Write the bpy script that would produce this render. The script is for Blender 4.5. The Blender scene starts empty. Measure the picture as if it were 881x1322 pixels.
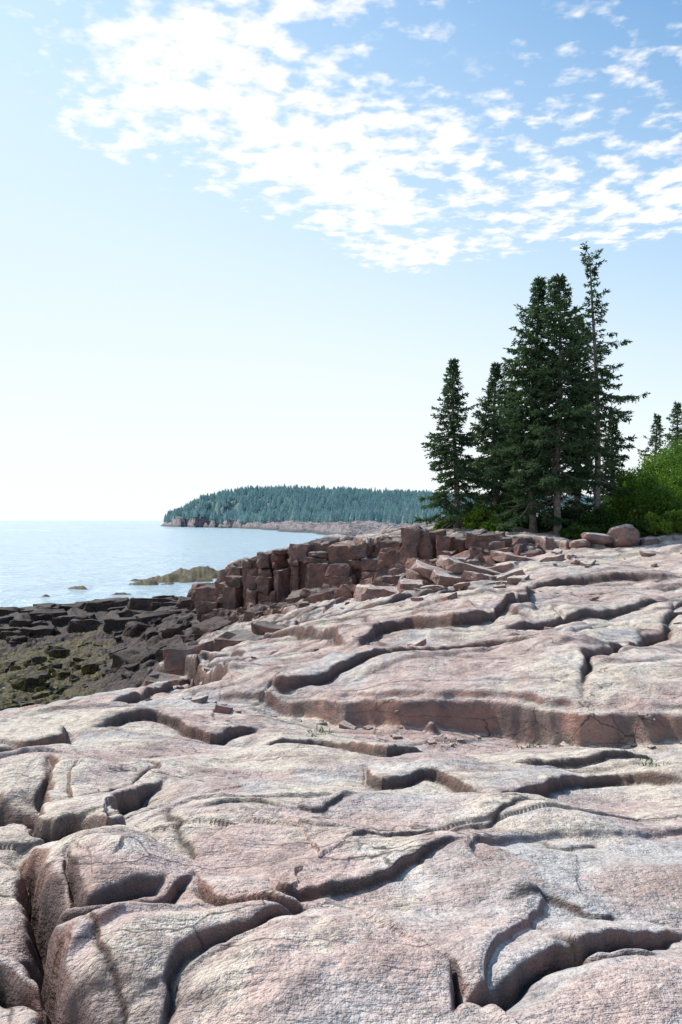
import bpy, bmesh, math, random
import numpy as np
from mathutils import Vector, Matrix

F = 1028.0; H = 8.0
scene = bpy.context.scene
rng = np.random.default_rng(7)
random.seed(5)

# ------------------------------------------------------------------ helpers
def link(ob):
    scene.collection.objects.link(ob); return ob

def mesh_from_np(name, verts, faces, mat=None, smooth=True):
    me = bpy.data.meshes.new(name)
    n = len(verts); m, k = faces.shape
    me.vertices.add(n); me.vertices.foreach_set("co", np.ascontiguousarray(verts, dtype=np.float32).ravel())
    me.loops.add(m*k); me.loops.foreach_set("vertex_index", np.ascontiguousarray(faces, dtype=np.int32).ravel())
    me.polygons.add(m)
    me.polygons.foreach_set("loop_start", np.arange(0, m*k, k, dtype=np.int32))
    me.polygons.foreach_set("use_smooth", np.full(m, smooth))
    me.update(calc_edges=True)
    ob = bpy.data.objects.new(name, me)
    if mat: me.materials.append(mat)
    return link(ob)

_tabs = {}
def perlin(x, y, seed=0):
    if seed not in _tabs:
        r = np.random.default_rng(seed+100)
        p = r.permutation(256); a = r.random(256)*2*np.pi
        _tabs[seed] = (p.astype(np.int32), np.cos(a).astype(np.float32), np.sin(a).astype(np.float32))
    p, gx, gy = _tabs[seed]
    x = np.asarray(x); y = np.asarray(y)
    xi = np.floor(x).astype(np.int32); yi = np.floor(y).astype(np.int32)
    xf = (x-xi).astype(np.float32); yf = (y-yi).astype(np.float32)
    u = xf*xf*xf*(xf*(xf*6-15)+10); v = yf*yf*yf*(yf*(yf*6-15)+10)
    def g(i, j, dx, dy):
        h = p[(p[(xi+i) & 255]+yi+j) & 255]
        return gx[h]*dx+gy[h]*dy
    a = g(0,0,xf,yf); b = g(1,0,xf-1,yf); c = g(0,1,xf,yf-1); d = g(1,1,xf-1,yf-1)
    return ((a+(b-a)*u)+((c+(d-c)*u)-(a+(b-a)*u))*v)*1.5

def fbm(x, y, seed=0, oct=4, gain=0.5):
    s = 0; a = 1.0; f = 1.0
    for i in range(oct):
        s = s+a*perlin(x*f+i*17.3, y*f-i*9.1, seed+i); a *= gain; f *= 2.03
    return s

def voronoi(x, y, seed=0):
    r = np.random.default_rng(seed+500)
    T = r.random((4096, 5)).astype(np.float32)
    xi = np.floor(x).astype(np.int64); yi = np.floor(y).astype(np.int64)
    F1 = np.full(x.shape, 9.0); F2 = np.full(x.shape, 9.0); ID = np.zeros(x.shape, np.int64)
    DX = np.zeros(x.shape); DY = np.zeros(x.shape)
    for i in (-1,0,1):
        for j in (-1,0,1):
            h = ((xi+i)*73+(yi+j)*151+((xi+i)*(yi+j))*7) % 4096
            dx = xi+i+T[h,0]*0.9+0.05-x; dy = yi+j+T[h,1]*0.9+0.05-y
            d = np.sqrt(dx*dx+dy*dy)
            c = d < F1
            F2 = np.where(c, F1, np.minimum(F2, d))
            F1 = np.where(c, d, F1); ID = np.where(c, h, ID)
            DX = np.where(c, dx, DX); DY = np.where(c, dy, DY)
    return F1, F2, T[ID,2], T[ID,3]-.5, T[ID,4]-.5, DX, DY

def sstep(a, b, x):
    t = np.clip((x-a)/(b-a), 0, 1); return t*t*(3-2*t)

# ------------------------------------------------------------------ materials
def newmat(name):
    m = bpy.data.materials.new(name); m.use_nodes = True
    nt = m.node_tree; nt.nodes.clear()
    return m, nt
class NB:
    def __init__(s, nt): s.nt = nt
    def n(s, t, **k):
        nd = s.nt.nodes.new(t)
        for a, b in k.items(): setattr(nd, a, b)
        return nd
    def l(s, a, b): s.nt.links.new(a, b)
    def setin(s, sock, v):
        if isinstance(v, bpy.types.NodeSocket): s.l(v, sock)
        else: sock.default_value = v
    def math(s, op, a, b=None, c=None, clamp=False):
        nd = s.n('ShaderNodeMath', operation=op); nd.use_clamp = clamp
        s.setin(nd.inputs[0], a)
        if b is not None: s.setin(nd.inputs[1], b)
        if c is not None: s.setin(nd.inputs[2], c)
        return nd.outputs[0]
    def vmath(s, op, a, b=None):
        nd = s.n('ShaderNodeVectorMath', operation=op)
        s.setin(nd.inputs[0], a)
        if b is not None: s.setin(nd.inputs[1], b)
        return nd.outputs['Value'] if op in ('LENGTH','DISTANCE','DOT_PRODUCT') else nd.outputs[0]
    def scale(s, v, k):
        nd = s.n('ShaderNodeVectorMath', operation='SCALE'); s.setin(nd.inputs[0], v); nd.inputs['Scale'].default_value = k
        return nd.outputs[0]
    def noise(s, vec, scale, detail=4, rough=0.55, dist=0.0, out='Fac'):
        nd = s.n('ShaderNodeTexNoise'); s.setin(nd.inputs['Vector'], vec)
        nd.inputs['Scale'].default_value = scale; nd.inputs['Detail'].default_value = detail
        nd.inputs['Roughness'].default_value = rough; nd.inputs['Distortion'].default_value = dist
        return nd.outputs[out]
    def rng(s, v, a, b, c=0.0, d=1.0, smooth=True):
        nd = s.n('ShaderNodeMapRange'); nd.interpolation_type = 'SMOOTHSTEP' if smooth else 'LINEAR'
        s.setin(nd.inputs[0], v)
        for i, q in enumerate((a,b,c,d)): nd.inputs[i+1].default_value = q
        return nd.outputs[0]
    def mix(s, f, a, b, mode='MIX'):
        nd = s.n('ShaderNodeMix'); nd.data_type = 'RGBA'; nd.blend_type = mode
        s.setin(nd.inputs[0], f)
        for sock, v in ((nd.inputs[6], a), (nd.inputs[7], b)):
            if isinstance(v, tuple): v = (v[0], v[1], v[2], 1)
            s.setin(sock, v)
        return nd.outputs[2]

def rock_material(name, grey=(0.53,0.495,0.475), pink=(0.58,0.43,0.38), tan=(0.68,0.58,0.475), stain=(0.29,0.20,0.175), light=(0.76,0.70,0.64), island=0.0, tone=False):
    m, nt = newmat(name); b = NB(nt)
    geo = b.n('ShaderNodeNewGeometry'); pos = geo.outputs['Position']
    n1 = b.noise(pos, 0.45, 4, 0.6)
    n2 = b.noise(pos, 2.2, 6, 0.68)
    n3 = b.noise(pos, 11.0, 5, 0.74)
    n0 = b.noise(pos, 0.8, 4, 0.65, 0.5)
    if tone:      # each joint-bounded sheet of granite has its own cast
        ta = b.n('ShaderNodeAttribute'); ta.attribute_name = 'tone'
        tb = b.n('ShaderNodeAttribute'); tb.attribute_name = 'tone_b'
        n1t = b.math('ADD', n1, b.math('MULTIPLY', b.math('SUBTRACT', ta.outputs['Fac'], 0.5), 0.26))
        n0t = b.math('ADD', n0, b.math('MULTIPLY', b.math('SUBTRACT', tb.outputs['Fac'], 0.5), 0.24))
    else: n1t = n1; n0t = n0
    c = b.mix(b.rng(n1t, 0.43, 0.57), grey, pink)
    c = b.mix(b.rng(n0t, 0.48, 0.59), c, tan)
    c = b.mix(b.rng(n2, 0.51, 0.66, 0, 0.6), c, stain)
    c = b.mix(b.rng(n2, 0.48, 0.34, 0, 0.55), c, light)
    mp = b.n('ShaderNodeMapping'); mp.inputs['Scale'].default_value = (0.45,2.2,3.0); mp.inputs['Rotation'].default_value = (0,0,math.radians(-24))
    b.l(pos, mp.inputs[0])
    st = b.noise(mp.outputs[0], 1.6, 6, 0.72, 0.4)
    c = b.mix(b.rng(st, 0.53, 0.66, 0, 0.55), c, stain)
    c = b.mix(b.rng(n0t, 0.42, 0.32, 0, 0.5), c, (0.42,0.26,0.205))      # iron-rust blush
    c = b.mix(b.rng(n3, 0.45, 0.64, 0.0, 0.48), c, (0.20,0.165,0.155))
    sp = b.noise(pos, 60, 2, 0.8)
    c = b.mix(b.rng(sp, 0.54, 0.66, 0, 0.5), c, (0.12,0.10,0.095))
    c = b.mix(b.rng(sp, 0.44, 0.34, 0, 0.4), c, (0.78,0.72,0.66))
    li = b.math('MULTIPLY', b.rng(n3, 0.44, 0.36), b.rng(st, 0.47, 0.40))
    c = b.mix(b.math('MULTIPLY', li, 0.6), c, (0.64,0.63,0.57))            # crustose lichen
    if island:
        c = b.mix(b.math('MULTIPLY', geo.outputs['Random Per Island'], island), c, (0.06,0.046,0.045))
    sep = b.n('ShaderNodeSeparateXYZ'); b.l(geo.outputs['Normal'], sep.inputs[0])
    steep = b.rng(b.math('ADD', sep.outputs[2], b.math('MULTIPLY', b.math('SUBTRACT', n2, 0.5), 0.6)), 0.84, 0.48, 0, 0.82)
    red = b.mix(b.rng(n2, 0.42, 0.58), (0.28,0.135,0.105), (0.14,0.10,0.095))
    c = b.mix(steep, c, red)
    at = b.n('ShaderNodeAttribute'); at.attribute_name = 'crack'
    c = b.mix(b.math('MULTIPLY', at.outputs['Fac'], 0.85), c, (0.06,0.045,0.04))
    vo = b.n('ShaderNodeTexVoronoi', feature='DISTANCE_TO_EDGE'); vo.inputs['Scale'].default_value = 0.9
    wv = b.noise(pos, 2.6, 3, 0.6, 0, 'Color')
    b.l(b.vmath('ADD', mp.outputs[0], b.scale(wv, 0.45)), vo.inputs['Vector'])
    hair = b.math('MULTIPLY', b.rng(vo.outputs['Distance'], 0.014, 0.0), b.rng(n1, 0.45, 0.56))
    c = b.mix(b.math('MULTIPLY', hair, 0.8), c, (0.07,0.05,0.045))
    sp_ = b.n('ShaderNodeSeparateXYZ'); b.l(pos, sp_.inputs[0])
    zz = b.math('ADD', sp_.outputs[2], b.math('MULTIPLY', b.math('SUBTRACT', n1, 0.5), 3.0))
    tide = b.rng(zz, 3.6, 2.1, 0, 0.97)
    c = b.mix(tide, c, b.mix(b.rng(n3, 0.35, 0.65), (0.012,0.010,0.010), (0.085,0.058,0.050)))
    weed = b.math('MULTIPLY', b.rng(zz, 1.4, 0.8), b.rng(n2, 0.42, 0.55))
    c = b.mix(weed, c, b.mix(b.rng(n3, 0.35, 0.65), (0.020,0.018,0.006), (0.17,0.14,0.035)))
    bs = b.n('ShaderNodeBsdfPrincipled'); b.l(c, bs.inputs['Base Color'])
    b.l(b.rng(tide, 0, 1, 0.88, 0.65), bs.inputs['Roughness']); bs.inputs['Specular IOR Level'].default_value = 0.18
    h = b.math('ADD', b.math('MULTIPLY', n2, 0.13), b.math('MULTIPLY', n3, 0.06))
    h = b.math('ADD', h, b.math('MULTIPLY', st, 0.14))
    h = b.math('ADD', h, b.math('MULTIPLY', sp, 0.008))
    bp = b.n('ShaderNodeBump'); bp.inputs['Strength'].default_value = 0.75; bp.inputs['Distance'].default_value = 1.0
    b.l(h, bp.inputs['Height']); b.l(bp.outputs[0], bs.inputs['Normal'])
    o = b.n('ShaderNodeOutputMaterial'); b.l(bs.outputs[0], o.inputs[0])
    return m

def leaf_material(name, dark, light, transl=0.3, scale=1.2):
    m, nt = newmat(name); b = NB(nt)
    geo = b.n('ShaderNodeNewGeometry')
    n = b.noise(geo.outputs['Position'], scale, 2, 0.6)
    f = b.math('ADD', b.math('MULTIPLY', b.rng(n, 0.3, 0.7), 0.6), b.math('MULTIPLY', geo.outputs['Random Per Island'], 0.4))
    c = b.mix(f, dark, light)
    d = b.n('ShaderNodeBsdfDiffuse'); b.l(c, d.inputs['Color'])
    t = b.n('ShaderNodeBsdfTranslucent'); b.l(b.mix(0.5, c, (light[0]*1.3, light[1]*1.5, light[2])), t.inputs[0])
    ms = b.n('ShaderNodeMixShader'); ms.inputs[0].default_value = transl
    b.l(d.outputs[0], ms.inputs[1]); b.l(t.outputs[0], ms.inputs[2])
    o = b.n('ShaderNodeOutputMaterial'); b.l(ms.outputs[0], o.inputs[0])
    return m

def simple_material(name, c1, c2, scale=4, rough=0.8):
    m, nt = newmat(name); b = NB(nt)
    geo = b.n('ShaderNodeNewGeometry')
    n = b.noise(geo.outputs['Position'], scale, 6, 0.65)
    d = b.n('ShaderNodeBsdfPrincipled'); b.l(b.mix(b.rng(n,0.35,0.65), c1, c2), d.inputs['Base Color']); d.inputs['Roughness'].default_value = rough
    bp = b.n('ShaderNodeBump'); bp.inputs['Strength'].default_value = 0.6; bp.inputs['Distance'].default_value = 0.05
    b.l(n, bp.inputs['Height']); b.l(bp.outputs[0], d.inputs['Normal'])
    o = b.n('ShaderNodeOutputMaterial'); b.l(d.outputs[0], o.inputs[0])
    return m

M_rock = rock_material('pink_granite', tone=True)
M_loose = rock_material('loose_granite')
M_cliff = rock_material('weathered_shaded_red_granite', (0.24,0.225,0.215), (0.24,0.135,0.11), (0.36,0.26,0.205), (0.08,0.048,0.044), (0.44,0.36,0.31), 0.9)  # weathered red, darkened further to stand for shadow on the cliff face
M_needle = leaf_material('spruce_needles', (0.024,0.046,0.033), (0.10,0.15,0.07), 0.28, 0.8)
M_leaf = leaf_material('shrub_leaves', (0.035,0.075,0.018), (0.15,0.25,0.045), 0.42, 1.0)
M_grass = leaf_material('grass_blades', (0.05,0.09,0.02), (0.13,0.18,0.05), 0.35, 3)
M_bark = simple_material('spruce_bark', (0.10,0.08,0.065), (0.22,0.19,0.17), 9)

# ------------------------------------------------------------------ base terrain
def to_al(px, d):
    x = (px-440.5)/F*d
    return math.atan2(x, d), math.log(math.hypot(x, d))

def make_rbf(pts, sx=2.2):
    A = []; Z = []
    for p in pts:
        px, d = p[0], p[1]; z = p[2]
        a, l = to_al(px, d); A.append((a*sx, l)); Z.append(z)
    A = np.array(A); Z = np.array(Z)
    K = np.linalg.norm(A[:,None]-A[None], axis=2)
    n = len(A); M = np.zeros((n+1, n+1)); M[:n,:n] = K+np.eye(n)*0.004*(-1); M[:n,n] = 1; M[n,:n] = 1
    w = np.linalg.solve(M, np.append(Z, 0))
    def f(az, l):
        a = (np.clip(az, -0.62, 0.62)*sx).astype(np.float32); l = np.asarray(l, np.float32)
        out = np.full(a.shape, w[n], np.float32)
        for i in range(n):
            out += np.float32(w[i])*np.sqrt((a-np.float32(A[i,0]))**2+(l-np.float32(A[i,1]))**2+np.float32(2e-3))
        return out.astype(float)
    return f
def Q(px, py, d): return (px, d, H+(672-py)/F*d)
def R(px, z, d): return (px, d, H+z)

Z1 = make_rbf([
 R(-200,-1.6,1.0),R(440,-1.55,1.0),R(1100,-1.5,1.0),
 Q(0,1322,2.6),Q(0,1200,3.3),Q(0,1100,4.3),Q(0,1010,6.0),Q(0,960,7.8),Q(0,930,9.5),
 Q(200,1322,2.5),Q(200,1180,3.25),Q(200,1060,4.6),Q(200,980,6.6),Q(200,935,9.0),
 Q(440,1322,2.45),Q(440,1150,3.5),Q(440,1050,4.8),Q(440,985,6.8),Q(440,950,8.6),Q(440,942,9.9),
 Q(650,1322,2.4),Q(650,1150,3.5),Q(650,1050,4.9),Q(650,1010,6.3),Q(650,980,7.6),Q(650,972,9.2),
 Q(881,1322,2.4),Q(881,1180,3.2),Q(881,1080,4.3),Q(881,1020,6.0),Q(881,990,7.4),Q(881,965,8.9),
 R(-300,-2.0,5.0),R(-300,-2.9,9.5),R(1100,-1.7,5.0),R(1100,-2.2,8.5)])
Z2 = make_rbf([
 Q(0,928,10.5),Q(0,920,12),R(0,-7.9,22),Q(0,910,33),Q(0,875,40),Q(0,838,46),Q(0,800,52),Q(0,788,58),R(0,-10,72),
 Q(100,918,10.8),Q(100,908,13),R(100,-7.0,22),Q(100,895,34),Q(100,858,41),Q(100,828,46),Q(100,795,54),Q(100,775,60),R(100,-10,75),
 Q(200,905,11.3),Q(200,890,14),Q(200,872,24),Q(200,852,36),Q(200,818,45),Q(200,772,56),R(200,-10,77),
 Q(300,895,11),Q(300,878,14),Q(300,845,24),Q(300,815,34),Q(300,800,42),
 R(260,-5.6,58),R(260,-10,78),
 Q(400,898,10.3),Q(400,868,14),Q(400,818,24),Q(400,790,32),Q(400,775,40),
 Q(500,900,10),Q(500,850,14),Q(500,800,22),Q(500,770,30),Q(500,752,38),
 Q(600,900,9.8),Q(600,850,13.5),Q(600,800,19),Q(600,770,25),Q(600,745,32),Q(600,733,37),
 Q(720,900,9.5),Q(720,850,13),Q(720,790,19),Q(720,750,26),Q(720,715,35),
 Q(881,905,9.4),Q(881,840,14),Q(881,770,22),Q(881,725,30),Q(881,698,36),
 R(1100,-1.8,9),R(1100,-1.2,22),R(1100,-0.2,36),
 R(-300,-3.4,11),R(-300,-8,25),R(-300,-9,60)])
Z3 = make_rbf([
 Q(300,727,47),R(300,-4,60),R(300,-10,76),
 Q(350,714,46),R(350,-3.3,60),R(350,-10,79),
 Q(420,699,44),R(420,-2.5,60),R(420,-10,82),
 Q(480,696,43),R(480,-1.9,62),R(480,-10,88),
 Q(540,690,41),R(540,-1.2,65),R(540,-9,100),
 Q(600,690,40),R(600,-0.5,65),R(600,-2,130),
 Q(660,690,38),R(660,0,70),
 Q(760,704,37),Q(820,698,37),Q(881,692,37),R(881,1.0,60),R(881,4,100),
 R(1100,0.1,37),R(1100,3,60),R(1100,7,120)])

L1p = np.array([(-200,9.6),(0,10.2),(180,11.2),(320,10.6),(440,10.0),(560,9.6),(720,9.25),(881,9.1),(1200,8.7)])
L2p = np.array([(-200,60),(235,52),(300,46.5),(350,45.3),(420,43.5),(480,42),(540,40.3),(600,39),(660,37),(720,36),(881,36),(1200,36)])

def base(x, y):
    x = np.asarray(x, float); y = np.asarray(y, float)
    az = np.arctan2(x, y); rho = np.sqrt(x*x+y*y); l = np.log(np.maximum(rho, 1.0))
    px = 440.5+F*np.tan(np.clip(az, -0.62, 0.62)); d = rho*np.cos(np.clip(az, -0.62, 0.62))
    wob = fbm(x*0.9, y*0.9, 40, 3)
    l1 = np.interp(px, L1p[:,0], L1p[:,1])+wob*0.30
    s1 = sstep(-0.08, 0.06, d-l1)*0.8+sstep(0.15, 0.30, d-l1+0.15*fbm(x*1.5,y*1.5,41,2))*0.2
    z1 = Z1(az, l); z2 = Z2(az, l); z3 = Z3(az, l)
    l2 = np.interp(px, L2p[:,0], L2p[:,1])+wob*0.6+0.6
    s2 = sstep(-0.2, 0.3, d-l2)*sstep(235, 300, px)
    z = z1+(z2-z1)*s1
    z = z+(z3-z)*s2
    for (rp, rd, sx, sy, hh) in ((225,106,8,6,0.7),(195,100,5,3,0.5),(262,114,7,6,1.2),(105,93,2.2,1.2,0.6),(150,86,5,1.2,0.3),(60,84,2,1.0,0.3)):
        cx = (rp-440.5)/F*rd
        g = (hh+1.4)*np.exp(-((x-cx)/sx)**2-((y-rd)/sy)**2)
        z = np.where((px < 300) & (rho > 70), np.maximum(z, -1.4+g*(1+0.25*fbm(x*0.6,y*0.6,61,3))), z)
    return z, s1, s2, px, d

# ------------------------------------------------------------------ terrain mesh
az = np.concatenate([np.linspace(-85,-27,90,endpoint=False), np.linspace(-27,27,840,endpoint=False), np.linspace(27,85,90)])*math.pi/180
def ls(a,b,s): return np.arange(math.log(a), math.log(b), s)
lr = np.concatenate([ls(0.6,2.0,0.015), ls(2.0,52,0.0026), ls(52,150,0.012)])
AZ, LR = np.meshgrid(az, lr)
RHO = np.exp(LR); X = np.sin(AZ)*RHO; Y = np.cos(AZ)*RHO
zb, s1, s2, PX, D = base(X, Y)
CELL = 0.0026*RHO

wx = fbm(X*0.5, Y*0.5, 1, 2); wy = fbm(X*0.5+31, Y*0.5+7, 5, 2)
wfx = fbm(X*2.6, Y*2.6, 9, 3); wfy = fbm(X*2.6+11, Y*2.6, 13, 3)
rug = sstep(5.4, 3.4, zb)
low = sstep(2.2, 1.0, zb)
blk = np.maximum(rug, sstep(19, 24, D)*sstep(640, 520, PX+20*wx))*sstep(14,18,D)
mid = sstep(9, 13, D)
crack = np.zeros_like(zb); dz = np.zeros_like(zb)

def slabs(size, ax, ang, hamp, tilt, cdepth, cw, seed, mask=1.0, warp=0.3, fine=0.05, prob=0.6, broad=0.15):
    global dz, crack
    ca, sa = math.cos(ang), math.sin(ang)
    xx = (X*ca+Y*sa)/(size*ax)+wx*warp+wfx*fine/size; yy = (-X*sa+Y*ca)/size+wy*warp+wfy*fine/size
    F1, F2, r, tx, ty, DX, DY = voronoi(xx, yy, seed)
    e = (F2-F1)*size*0.5
    ew = np.maximum(0.015, 1.5*CELL)
    dz = dz+mask*(1-np.exp(-(e/ew)**2))*((r-0.5)*2*hamp+(tx*DX*ax+ty*DY)*tilt*size)
    rnd = sstep(prob-0.08, prob+0.08, perlin(X/size*0.45+3, Y/size*0.45, seed+3)*0.5+0.5)
    cw = np.maximum(cw, 1.1*CELL)
    g = np.exp(-(e/cw)**1.3)*(1-rnd)
    dz = dz-mask*cdepth*g-mask*cdepth*broad*np.exp(-e/(cw*4))*(1-rnd)
    crack = np.maximum(crack, g*np.clip(mask*1.5,0,1))
    return r, tx+0.5
tA, tB = slabs(3.6, 1.6, 0.45, 0.030, 0.06, 0.07, 0.012, 21, 0.5+0.5*mid, 0.3, 0.03, 0.42)
tC, tD = slabs(1.5, 1.8, 0.30, 0.008, 0.035, 0.02, 0.005, 22, 0.6+0.6*mid, 0.35, 0.04, 0.28)
slabs(2.1, 1.5, 0.25, 0.20, 0.14, 0.16, 0.03, 24, blk*(1-0.6*low), 0.2, 0.03, 0.9)
slabs(1.0, 1.5, -0.1, 0.07, 0.12, 0.07, 0.02, 25, blk*(1-0.4*low), 0.25, 0.03, 0.7)

def terrace(fx, fy, warp, sh, seed, rw, mask, tear=0.08):
    global dz, crack
    fr = math.hypot(fx, fy)
    t = X*fx+Y*fy+warp*fbm(X*0.30, Y*0.30, seed, 2, 0.4)+tear*fbm(X*1.5, Y*1.5, seed+4, 2, 0.4)*fr
    f = t-np.floor(t)
    lo = np.clip(np.maximum(rw, 2.6*CELL)*fr*1.4, 0, 0.5)
    q = np.clip(f/lo, 0, 1); st = q*q*(3-2*q)
    amp = sh*sstep(-0.05, 0.40, perlin(X*0.35, Y*0.35, seed+8))*mask
    dz = dz+amp*(st-f)
    g = np.exp(-((f-lo*0.3)/(lo*0.5))**2)*np.clip(amp/sh, 0, 1)
    crack = np.maximum(crack, g*0.5)
terrace(-0.20, 0.36, 0.22, 0.035, 81, 0.02, 0.9+0.5*mid)
terrace(0.10, 0.75, 0.5, 0.013, 91, 0.015, 1.0+1.2*mid)
terrace(-0.06, 0.21, 0.16, 0.10, 95, 0.05, mid*(1-blk), 0.15)
terrace(-0.14, 0.44, 0.28, 0.06, 97, 0.04, mid*(1-0.6*blk), 0.12)
rid = 1-np.abs(fbm(X*1.3+Y*0.4, Y*2.2, 111, 4))
dz += 0.09*fbm(X*0.6, Y*0.6, 33, 2)+0.008*fbm(X*4, Y*4, 35, 4)+0.026*fbm(X*1.4, Y*1.4, 37, 3)*(1+mid)-0.014*rid**3
dz += rug*0.28*fbm(X*0.5, Y*0.9, 51, 4)*(1-0.5*low)+blk*0.06*fbm(X*1.5, Y*1.5, 53, 4)+low*0.10*(1-2*np.abs(fbm(X*1.1, Y*1.3, 57, 4, 0.6)))

# fractures and bulges at image pixel coordinates, projected onto the base terrain
dd = np.exp(np.linspace(math.log(1.6), math.log(60), 1600))
def ground_pt(px, py):
    x = (px-440.5)/F*dd
    z = base(x, dd)[0]
    ray = H+(672-py)/F*dd
    i = np.argmax(z >= ray) if (z >= ray).any() else len(dd)-1
    return x[i], dd[i]
for (px, py, hh, rx, ry) in [(255,1055,0.12,0.55,0.55),(470,1105,0.09,0.7,0.4),(400,1260,0.11,0.45,0.4),(760,1130,0.11,0.8,0.5),(120,1260,0.12,0.3,0.35),(730,1270,0.06,0.5,0.3),(140,1140,0.09,0.25,0.3),(560,1050,0.07,1.0,0.4),(20,1000,0.12,0.6,0.5),(760,870,0.25,2.5,1.8),(420,880,0.2,1.8,1.2),(560,800,0.35,3.5,2.0)]:
    cx, cy = ground_pt(px, py)
    dz += hh*np.exp(-(((X-cx)/rx)**2+((Y-cy)/ry)**2)**1.3)
FR = [ # depth, width, step(+ = left-hand side of travel is higher), fall, points
 (0.03,0.010, 0.065,0.9,[(345,1158),(362,1172),(420,1168),(480,1156),(540,1134),(606,1106)]),
 (0.05,0.012, 0.0,0.5,[(612,1085),(604,1108)]),
 (0.10,0.019,-0.045,0.6,[(405,1198),(450,1203),(500,1219),(540,1248),(580,1282),(598,1322)]),
 (0.10,0.019, 0.055,0.8,[(598,1300),(630,1286),(700,1262),(780,1232),(900,1186)]),
 (0.15,0.028,-0.13,0.9,[(215,1000),(172,1022),(150,1046),(160,1068),(185,1096),(215,1113),(262,1118)]),
 (0.10,0.018, 0.05,0.7,[(250,1135),(275,1172),(310,1190),(370,1200),(405,1198)]),
 (0.20,0.040, 0.08,0.6,[(75,985),(55,1030),(45,1075),(65,1092),(100,1086),(150,1100),(165,1075)]),
 (0.40,0.065, 0.12,0.6,[(20,1110),(55,1165),(50,1210),(60,1250),(75,1290),(105,1330)]),
 (0.14,0.024, 0.05,0.5,[(85,1140),(95,1188),(120,1200),(160,1180),(212,1148)]),
 (0.65,0.26, 0.12,0.7,[(-40,1035),(10,1040),(58,1046)]),
 (0.14,0.045, 0.12,0.9,[(-40,975),(10,966),(75,960),(95,945)]),
 (0.10,0.03, 0.08,0.9,[(110,945),(200,935),(270,950),(340,940)]),
 (0.07,0.025, 0.07,0.9,[(330,960),(420,955),(500,985),(560,970)]),
 (0.06,0.022,-0.08,0.9,[(640,1040),(560,1005),(490,1008),(470,990)]),
 (0.06,0.02,0.08,0.8,[(640,1040),(720,1016),(800,1002),(900,1008)]),
 (0.05,0.018, 0.09,0.8,[(655,990),(740,995),(810,985),(850,975)]),
 (0.10,0.018,0.05,0.6,[(55,1215),(120,1215),(200,1172),(250,1135)]),
 (0.10,0.018,0.05,0.6,[(200,1330),(240,1262),(330,1222),(405,1198)]),
 (0.20,0.035, 0.06,0.5,[(-20,1235),(40,1262),(75,1290)]),
 (0.02,0.007,0.02,0.4,[(695,1082),(725,1100),(755,1098),(768,1082)]),
 (0.02,0.007,0.03,0.4,[(640,1180),(700,1172),(760,1190),(800,1180)]),
 (0.03,0.008,0.03,0.6,[(250,1060),(330,1048),(400,1060),(470,1040)]),
 (0.04,0.010,0.02,0.4,[(210,1050),(240,1085),(262,1118)]),
 (0.03,0.008,0.02,0.5,[(700,1240),(760,1255),(860,1240)]),
 (0.03,0.008,0.03,0.5,[(430,1120),(520,1085),(620,1068),(700,1050)]),
 (0.03,0.008,0.02,0.5,[(100,1240),(150,1290),(160,1330)]),
 (0.16,0.045, 0.05,1.5,[(758,897),(772,862),(830,835),(868,800),(862,778)]),
 (0.10,0.04, 0.18,2.0,[(175,885),(240,886),(305,892)]),
 (0.09,0.04, 0.09,2.0,[(330,900),(400,890),(500,868),(640,852),(740,858)]),
 (0.10,0.05, 0.13,3.0,[(440,858),(520,826),(600,822),(660,800),(700,770)]),
 (0.09,0.05, 0.12,3.0,[(300,860),(380,842),(450,852)]),
 (0.08,0.04, 0.08,3.0,[(640,822),(760,804),(900,772)]),
 (0.08,0.05, 0.12,3.0,[(560,800),(580,770),(660,766),(760,752),(900,742)]),
 (0.08,0.04, 0.08,3.0,[(120,912),(200,900),(260,880),(330,868)]),
 (0.08,0.05, 0.11,3.0,[(380,820),(470,812),(520,800),(600,780)]),
]
def catmull(P, n=5):
    P = np.asarray(P); Q_ = np.vstack([2*P[0]-P[1], P, 2*P[-1]-P[-2]]); out = []
    for i in range(1, len(Q_)-2):
        p0, p1, p2, p3 = Q_[i-1], Q_[i], Q_[i+1], Q_[i+2]
        for t in np.linspace(0, 1, n, endpoint=False):
            out.append(0.5*((2*p1)+(-p0+p2)*t+(2*p0-5*p1+4*p2-p3)*t*t+(-p0+3*p1-3*p2+p3)*t**3))
    out.append(P[-1]); return np.array(out)
wbx = 0.045*fbm(X*3.0, Y*3.0, 44, 3); wby = 0.045*fbm(X*3.0+5, Y*3.0+9, 48, 3)
wcx = 0.20*fbm(X*0.8, Y*0.8, 64, 2, 0.4); wcy = 0.20*fbm(X*0.8+5, Y*0.8+9, 68, 2, 0.4)
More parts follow.
